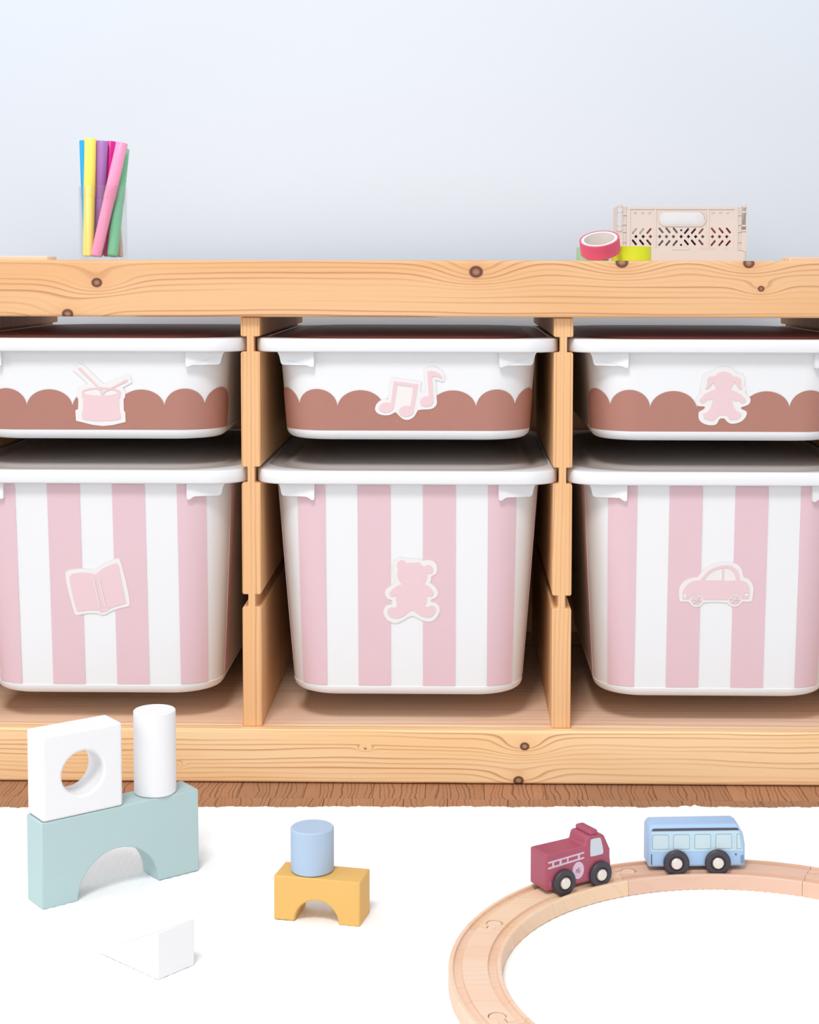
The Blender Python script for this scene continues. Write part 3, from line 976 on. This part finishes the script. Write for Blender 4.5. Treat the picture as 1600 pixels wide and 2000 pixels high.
for side in (-1, 1):
    y0 = side * (HB + 0.00025)
    t = -side * 0.0006
    # ladder: two rails and rungs cut out as holes
    lad = [[(-0.0328, 0.0210), (0.0022, 0.0240), (0.0022, 0.0295), (-0.0328, 0.0272)]]
    outer = [(-0.0322, 0.0208), (0.0025, 0.0232), (0.0025, 0.0288), (-0.0322, 0.0268)]

    def onlad(q, w):
        x = -0.0322 + q * 0.0347
        zl, zh = 0.0208 + q * 0.0024, 0.0268 + q * 0.0020
        return (x, zl + (zh - zl) * w)
    holes = []
    for qa, qb in ((0.16, 0.31), (0.37, 0.52), (0.56, 0.82)):
        holes.append([onlad(qa, 0.25), onlad(qb, 0.25), onlad(qb, 0.76), onlad(qa, 0.76)])
    # open ends
    outer = [onlad(0, 0), onlad(1, 0), onlad(1, 0.25), onlad(0.88, 0.25), onlad(0.88, 0.76), onlad(1, 0.76), onlad(1, 1), onlad(0, 1), onlad(0, 0.76), onlad(0.11, 0.76), onlad(0.11, 0.25), onlad(0, 0.25)]
    side_solid('ladder_print', [outer] + holes, y0, t, M_LIL, tb)
    side_solid('round_emblem', [ell(-0.0032, 0.0146, 0.0056, 0.0070, 28)], y0, t, M_LIL, tb)
    ey = side * (HB + 0.0005)
    for q in ([(-0.0052, 0.0132), (-0.0047, 0.0132), (-0.0047, 0.0158), (-0.0052, 0.0158)], [(-0.0047, 0.0146), (-0.0040, 0.0150), (-0.0040, 0.0155), (-0.0047, 0.0153)], [(-0.0036, 0.0128), (-0.0031, 0.0128), (-0.0031, 0.0164), (-0.0036, 0.0164)], [(-0.0031, 0.0160), (-0.0020, 0.0163), (-0.0020, 0.0167), (-0.0031, 0.0164)], [(-0.0022, 0.0128), (-0.0016, 0.0136), (-0.0014, 0.0150), (-0.0020, 0.0148)], [(-0.0031, 0.0126), (-0.0022, 0.0126), (-0.0022, 0.0130), (-0.0031, 0.0130)]):
        side_solid('emblem_mark', [q], ey, t, M_RED, tb)
    side_solid('cab_window', [spline([(0.0092, 0.0236), (0.0206, 0.0236), (0.0214, 0.0256), (0.0186, 0.0368), (0.0170, 0.0376), (0.0098, 0.0376), (0.0088, 0.0366), (0.0086, 0.0246)], 3, 60)], y0, t, M_GREYW, tb)
    side_solid('tail_lamp', [rrect(-0.0320, -0.0290, 0.0058, 0.0110, 0.0013)], y0, t, mat('dusky_pink_print', rgb(178, 96, 116, 0.9), 0.45), tb)
# windscreen print on the sloped front
vv, ff = prism([rrect(-0.0088, 0.0088, 0.0265, 0.0365, 0.0015)], lambda a, b: (0.0226 + (0.0382 - b) * 0.4917 + 0.0003, a, b), lambda a, b: (0.0226 + (0.0382 - b) * 0.4917 - 0.0006, a, b))
mesh('windscreen', vv, ff, M_GREYW, tb)

# ---- bus
HB = 0.0109
bs = thing('bus', 'small sky blue wooden bus with pale windows standing on the track', 'toy car', (0.3277, -0.2607, TOPZ), (0, 0, math.radians(3.2)))
prof = [(-0.0402, 0.0034), (-0.0402, 0.0355), (-0.0372, 0.0389), (0.0318, 0.0392), (0.0350, 0.0370), (0.0385, 0.0290), (0.0402, 0.0200), (0.0404, 0.0034)]
vv, ff = prism([prof], lambda a, b: (a, -HB, b), lambda a, b: (a, HB, b))
bb = bevel(mesh('body', vv, ff, M_BUS, bs), 0.0024, 4)
for s in (-0.0171, 0.0171):
    for side in (-1, 1):
        wheel(bs, s, side, zc, 0.0133)
for side in (-1, 1):
    y0 = side * (HB + 0.0002)
    t = -side * 0.0006
    pan = [(-0.0372, 0.0166), (0.0385, 0.0166), (0.0376, 0.0240), (0.0362, 0.0300), (0.0348, 0.0334), (-0.0372, 0.0334)]
    side_solid('window_band', [pan], y0, t, M_BUSL, bb)
    y1 = side * (HB + 0.0004)
    y2 = side * (HB + 0.0006)
    for cx in (-0.0300, -0.0127, 0.0048, 0.0222):
        side_solid('window_outline', [rrect(cx - 0.0067, cx + 0.0067, 0.0188, 0.0310, 0.0013)], y1, t, M_LINE, bb)
        side_solid('window', [rrect(cx - 0.0064, cx + 0.0064, 0.0191, 0.0307, 0.0011)], y2, t, M_PANE, bb)
    side_solid('window_outline', [[(0.0330, 0.0184), (0.0372, 0.0184), (0.0366, 0.0250), (0.0354, 0.0310), (0.0330, 0.0310)]], y1, t, M_LINE, bb)
    side_solid('window', [[(0.0333, 0.0187), (0.0369, 0.0187), (0.0363, 0.0250), (0.0352, 0.0307), (0.0333, 0.0307)]], y2, t, M_PANE, bb)
    side_solid('awning_line', [spline([(-0.0374, 0.0341), (0.0347, 0.0341), (0.0341, 0.0354), (0.0325, 0.0360), (-0.0350, 0.0360), (-0.0366, 0.0354)], 2, 60)], side * (HB + 0.00025), t, M_DARK, bb)
    side_solid('tail_lamp', [rrect(-0.0376, -0.0369, 0.0060, 0.0148, 0.0003)], y1, t, M_DARK, bb)
    side_solid('indicator', [ell(0.0325, 0.0138, 0.0007, 0.0007, 14)], y1, t, M_DARK, bb)
    side_solid('bumper_print', [rrect(0.0366, 0.0390, 0.0064, 0.0130, 0.0004)], y1, t, M_LINE, bb)
vv, ff = prism([rrect(-0.0088, 0.0088, 0.0200, 0.0320, 0.0015)], lambda a, b: (0.0402 - (b - 0.02) * 0.17 - max(0, b - 0.03) * 0.25 + 0.0003, a, b), lambda a, b: (0.0392 - (b - 0.02) * 0.17 - max(0, b - 0.03) * 0.25, a, b))
mesh('windscreen', vv, ff, M_PANE, bb)
vv, ff = lathe([(0.0, 0.0), (0.0052, 0.0002), (0.0062, 0.0010), (0.0052, 0.0018), (0.0, 0.0022)], 24)
sp_ = mesh('mirror', vv, ff, M_BUSL, bs, smooth=True)
sp_.location = (0.0400, 0.0062, 0.0212)
sp_.rotation_euler = (0, PI / 2, 0)
sp_.scale = (1.0, 0.5, 1.0)

# ================================================================ THINGS ON TOP
ZT = 0.5202
# ---- glass with felt pens
GX, GY, GRAD = -0.2482, 0.15, 0.0255
M_GLASS = bpy.data.materials.new('clear_glass')
M_GLASS.use_nodes = True
nt = M_GLASS.node_tree
nt.nodes.remove(nt.nodes['Principled BSDF'])
out = nt.nodes['Material Output']
tp = nt.nodes.new('ShaderNodeBsdfTransparent')
tp.inputs[0].default_value = (0.975, 0.98, 0.98, 1)
gl = nt.nodes.new('ShaderNodeBsdfGlossy')
gl.inputs['Roughness'].default_value = 0.03
fr = nt.nodes.new('ShaderNodeFresnel')
fr.inputs[0].default_value = 1.3
mxs = nt.nodes.new('ShaderNodeMixShader')
cl = nt.nodes.new('ShaderNodeMath')
cl.operation = 'MINIMUM'
cl.inputs[1].default_value = 0.16
nt.links.new(fr.outputs[0], cl.inputs[0])
nt.links.new(cl.outputs[0], mxs.inputs[0])
nt.links.new(tp.outputs[0], mxs.inputs[1])
nt.links.new(gl.outputs[0], mxs.inputs[2])
nt.links.new(mxs.outputs[0], out.inputs[0])
R_ = GRAD
vv, ff = lathe([(0.0, 0.0), (R_ - 0.003, 0.0), (R_ - 0.0012, 0.0012), (R_ - 0.0004, 0.004), (R_, 0.0786), (R_ - 0.0006, 0.0793), (R_ - 0.0013, 0.0788), (R_ - 0.0017, 0.0055), (R_ - 0.004, 0.0038), (0.0, 0.0038)], 56)
gls = mesh('drinking_glass', vv, ff, M_GLASS, smooth=True)
gls.location = (GX, GY, ZT)
tag(gls, 'clear straight drinking glass holding felt pens on the unit', 'glass')
PENS = [
    ('sky blue', (0, 168, 235), (-0.0172, 0.0045), (-0.0203, 0.0050), 0.6485),
    ('yellow', (255, 240, 110), (-0.0146, -0.0090), (-0.0104, -0.0092), 0.6493),
    ('purple', (176, 124, 196), (-0.0080, 0.0060), (0.0008, -0.0040), 0.6475),
    ('magenta', (226, 20, 150), (0.0040, 0.0060), (0.0066, 0.0090), 0.6478),
    ('pale pink', (250, 160, 200), (-0.0047, -0.0163), (0.0233, -0.0100), 0.6450),
    ('mint green', (126, 206, 160), (0.0118, -0.0120), (0.0205, 0.0106), 0.6400),
    ('beige', (222, 180, 168), (0.0165, 0.0040), (0.0062, 0.0240), 0.6100)]
for nm, c3, (xb, yb), (xt, yt), zt in PENS:
    zb = ZT + 0.0046
    p0, p1 = Vector((GX + xb, GY + yb, zb)), Vector((GX + xt, GY + yt, zt))
    L = (p1 - p0).length
    q = Vector((0, 0, 1)).rotation_difference(p1 - p0)
    rr = {'beige': 0.0040, 'sky blue': 0.0056}.get(nm, 0.0063)
    root = thing('felt_pen', {'beige': 'slim beige pen low at the right inside the glass', 'mint green': 'mint green felt pen behind the pink one in the glass'}.get(nm, nm + ' felt pen standing in the glass on the unit'), 'pen', p0, q.to_euler(), 'felt pens in the glass')
    mm = mat('pen_' + nm.replace(' ', '_'), rgb(*c3, 0.92), 0.35, 0.4)
    vv, ff = lathe([(rr * 0.72, 0.0), (rr * 0.9, 0.0012), (rr * 0.93, 0.004), (rr * 0.95, L * 0.5)], 24)
    mesh('barrel', vv, ff, mm, root, smooth=True)
    vv, ff = lathe([(rr * 0.95, L * 0.5), (rr, L * 0.5 + 0.0008), (rr * 0.98, L - 0.0012), (rr * 0.88, L - 0.0002), (rr * 0.5, L)], 24)
    mesh('cap', vv, ff, mm, root, smooth=True)


# ---- tape rolls
def tape_roll(name, r, h, colr, label, loc, rot=(0, 0, 0)):
    root = thing(name, label, 'tape', loc, rot, 'craft tape rolls beside the crate')
    ri = r - 0.0018
    vv, ff = lathe([(ri, 0), (r - 0.0003, 0), (r, 0.0003), (r, h - 0.0003), (r - 0.0003, h), (ri, h)], 56, True)
    mesh('tape_layer', vv, ff, mat('tape_' + name + colr[0], rgb(*colr[1:], 0.9), 0.45, 0.35), root, smooth=True)
    vv, ff = lathe([(ri - 0.0030, 0.0002), (ri - 0.0001, 0.0002), (ri - 0.0001, h - 0.0002), (ri - 0.0030, h - 0.0002)], 56, True)
    mesh('cardboard_core', vv, ff, M_STK, root, smooth=True)
    return root


tape_roll('tape_roll', 0.0200, 0.0146, ('lime', 216, 226, 40), 'lime yellow craft tape roll lying flat before the crate', (0.3062, 0.066, ZT))
tape_roll('tape_roll', 0.0166, 0.0140, ('sage', 158, 196, 158), 'sage green craft tape roll behind the tilted pink roll', (0.2690, 0.090, ZT))
tl, rl = math.radians(24), math.radians(-9)
rot = (Matrix.Rotation(rl, 3, 'Y') @ Matrix.Rotation(tl, 3, 'X'))
low = min((rot @ Vector((0.0200 * math.cos(t / 20 * PI), 0.0200 * math.sin(t / 20 * PI), 0))).z for t in range(40))
tape_roll('tape_roll', 0.0200, 0.0146, ('pink', 222, 92, 126), 'raspberry pink craft tape roll leaning tilted on the other rolls', (0.2735, 0.046, ZT - low + 0.0002), rot.to_euler())

# ---- crate
M_CRATE = mat('beige_plastic', rgb(224, 213, 207, 0.86), 0.5, 0.35, var=0.02)
CX0, CX1, CYF, CYB = 0.3035, 0.4430, 0.18, 0.232
CW = CX1 - CX0
cr = thing('folding_crate', 'small beige folding plastic crate with lattice holes and oval handle', 'crate', ((CX0 + CX1) / 2, (CYF + CYB) / 2, ZT))
CO = ((CX0 + CX1) / 2, (CYF + CYB) / 2, ZT)
SX = CW / 258.0


def cpx(u, v_):
    """panel sheet units (258 wide, 105 high) to crate local x, z"""
    return ((u - 1201) * SX - CW / 2, (507 - v_) * 0.000575)


def slash(cx, cy, up_, w=4.0, dx=9.5, dy=10.5):
    s_ = 1 if up_ else -1
    a0 = stick(cx - dx / 2 + 1, cy + s_ * (dy / 2 - 1), cx + dx / 2 - 1, cy - s_ * (dy / 2 - 1), w / 2, w / 2)
    b0 = Vector((cx + dx / 2 - 1, cy - s_ * (dy / 2 - 1)))
    return a0


def dia(cx, cy, h=3.7):
    return [(cx - h, cy), (cx, cy - h), (cx + h, cy), (cx, cy + h)]


holes = []
for x in (1236, 1250.5, 1264.5):
    holes.append([(x - 3, 414), (x + 4, 414), (x + 2, 418), (x, 419)])
for x in (1391.5, 1406, 1420.5):
    holes.append([(x - 3, 418.5), (x - 2, 414.5), (x + 4, 413.5), (x + 4, 415.5), (x, 417)])
for x in (1235.5, 1250, 1264.5):
    holes.append(slash(x, 448.5, True))
    holes.append(slash(x, 471, False))
for x in (1288.5, 1302.5, 1317):
    holes.append(slash(x, 448.5, False))
    holes.append(slash(x, 471, True))
for x in (1339.5, 1353.5, 1368.5):
    holes.append(slash(x, 448.5, True))
    holes.append(slash(x, 471, False))
for x in (1393, 1408.5, 1423):
    holes.append(slash(x, 448.5, False))
    holes.append(slash(x, 471, True))
for x in (1238, 1252.5, 1267, 1285.5, 1299, 1313, 1328.5, 1343, 1357.5, 1371.5, 1391, 1405, 1419.5):
    holes.append(dia(x, 459.5))
for y in (447.5, 475):
    holes.append(ell(1328.5, y, 2.2, 2.2, 10))
stad = rrect(1285, 1375.5, 413, 438.5, 12.6, 8)
panel = [(1219, 403), (1441, 403), (1441, 485), (1219, 485)]


def crate_wall(y0, y1):
    vv, ff = prism([[cpx(*p) for p in lp] for lp in [panel] + holes + [stad]], lambda a, b: (a, y0, b), lambda a, b: (a, y1, b))
    return mesh('lattice_panel', vv, ff, M_CRATE, cr)


HY = (CYB - CYF) / 2
crate_wall(-HY + 0.0012, -HY + 0.0030)
vv, ff = prism([[cpx(*p) for p in lp] for lp in [panel, stad]], lambda a, b: (a, HY - 0.0030, b), lambda a, b: (a, HY - 0.0012, b))
mesh('back_panel', vv, ff, M_CRATE, cr)


def cbox(name, u0, u1, v0, v1, y0, y1, bw=0.0004):
    (x0, z1), (x1, z0) = cpx(u0, v0), cpx(u1, v1)
    vv, ff = boxv(x0, x1, y0, y1, z0, z1)
    o = mesh(name, vv, ff, M_CRATE, cr)
    if bw:
        bevel(o, bw, 2)
    return o


# plain base tub
lo = [cpx(*p) for p in ((1201, 507), (1459, 507), (1459, 486), (1201, 486))]
bx0, bx1 = -CW / 2, CW / 2
bz = 21 * 0.000575
vb = loft([loop_rr(CW / 2 - 0.001, -HY + 0.001, HY - 0.001, 0.002, 0.0, 3), loop_rr(CW / 2, -HY, HY, 0.003, 0.001, 3), loop_rr(CW / 2, -HY, HY, 0.003, bz, 3), loop_rr(CW / 2 - 0.002, -HY + 0.002, HY - 0.002, 0.002, bz, 3), loop_rr(CW / 2 - 0.0022, -HY + 0.0022, HY - 0.0022, 0.002, 0.002, 3)])
mesh('base', *vb, M_CRATE, cr)
# frames around the recessed panels
for u0, u1, v0, v1 in ((1219, 1441, 403, 408.5), (1219, 1226, 403, 485), (1274, 1278, 408, 483), (1379, 1383.5, 408, 483), (1434, 1441, 403, 485), (1219, 1441, 482, 486.5)):
    tall = 0.00015 if v1 - v0 > 20 else 0.0
    cbox('frame_bar', u0, u1, v0 + tall * 3e3, v1 - tall * 3e3, -HY + 0.0002 + tall, -HY + 0.0016, 0.0002)
vv, ff = prism([[cpx(*p) for p in rrect(1283, 1377.5, 411, 440.5, 14, 8)], [cpx(*p) for p in rrect(1285.2, 1375.3, 413.2, 438.3, 12.5, 8)]], lambda a, b: (a, -HY, b), lambda a, b: (a, -HY + 0.005, b))
mesh('handle_rim', vv, ff, M_CRATE, cr)
cbox('latch_bar', 1310, 1345, 480.5, 484.5, -HY - 0.0003, -HY + 0.001, 0.0002)
for sgn, ua, ub, ia, ib in ((0, 1201, 1211, 1211, 1219), (1, 1448.5, 1459, 1441, 1448.5)):
    cbox('corner_post', ia + 0.1, ib - 0.1, 403.6, 485.6, -HY + 0.00135, -HY + 0.0028, 0.0002)
    for v0 in (417.5, 435.5, 449, 468):
        cbox('corner_rib', ia, ib, v0, v0 + 2, -HY, -HY + 0.0025, 0.0002)
    e0, e1 = (ua, ua + 1.6) if sgn == 0 else (ub - 1.6, ub)
    cbox('side_panel', e0, e1, 403, 486, -HY + 0.0004, HY - 0.0004, 0)
    for v0, v1 in ((402, 405), (412, 415), (437.5, 440.5), (446.5, 449.5), (484, 487)):
        cbox('hinge_bar', ua, ub, v0, v1, -HY, -HY + 0.004, 0.0002)
    cbox('hinge_web', ia - 1 if sgn else ub - 1.2, ia + 0.3 if sgn else ub + 0.4, 403, 486, -HY, -HY + 0.0035, 0)
    cbox('lower_block', ua, ub, 449, 486, -HY + 0.0012, -HY + 0.0035, 0.0002)
    um = (ua + ub) / 2
    cbox('stacking_peg', um - 3.5, um + 3.5, 398.5, 403, -HY + 0.0005, -HY + 0.0055, 0.0010)
# faint raised lettering along the lower frame, too small to read
for u0, u1 in ((1365, 1368), (1369.5, 1371.5), (1373, 1376), (1379, 1381.5), (1383, 1386), (1387.5, 1390), (1391.5, 1394), (1416, 1421)):
    cbox('raised_mark', u0, u1, 480.8, 483.4, -HY - 0.0001, -HY + 0.0006, 0)

# contents seen through the holes
CC = [('plum', (112, 58, 62), 1226, 1262, 452, 0.014), ('coral', (232, 146, 118), 1262, 1279, 440, 0.020), ('sage_green', (186, 190, 170), 1281, 1322, 439, 0.012), ('aubergine', (96, 68, 100), 1326, 1360, 441, 0.013), ('salmon', (238, 178, 150), 1361, 1381, 441, 0.014), ('orange', (240, 140, 92), 1384, 1413, 440, 0.013), ('brick_red', (190, 88, 74), 1413.5, 1434, 441, 0.013)]
for nm, c3, u0, u1, vtop, y0 in CC:
    (xa, za), (xb, _) = cpx(u0, vtop), cpx(u1, 500)
    vv, ff = boxv(0, xb - xa, 0, 0.017, 0, za - 0.0030)
    o = bevel(mesh('craft_bundle', vv, ff, mat('craft_' + nm, rgb(*c3, 0.95), 0.8, 0.2, bump=0.4, bscale=300, var=0.25, vscale=160)), 0.003, 3)
    o.location = (CO[0] + xa, CYF + y0 * 0.45, ZT + 0.0024)
    tag(o, nm.replace('_', ' ') + ' craft material inside the beige crate, seen through the lattice', 'craft supplies', 'craft material in the crate')

(xa, za), (xb, _) = cpx(1280, 410), cpx(1381, 500)
vv, ff = boxv(0, xb - xa, 0, 0.004, 0, za - 0.0030)
o = bevel(mesh('paper_stack', vv, ff, mat('white_paper', (0.88, 0.88, 0.9, 1), 0.8, 0.2)), 0.0004, 1)
o.location = (CO[0] + xa, CYF + 0.0260, ZT + 0.0024)
tag(o, 'white paper standing in the beige crate, seen through its oval handle', 'paper')
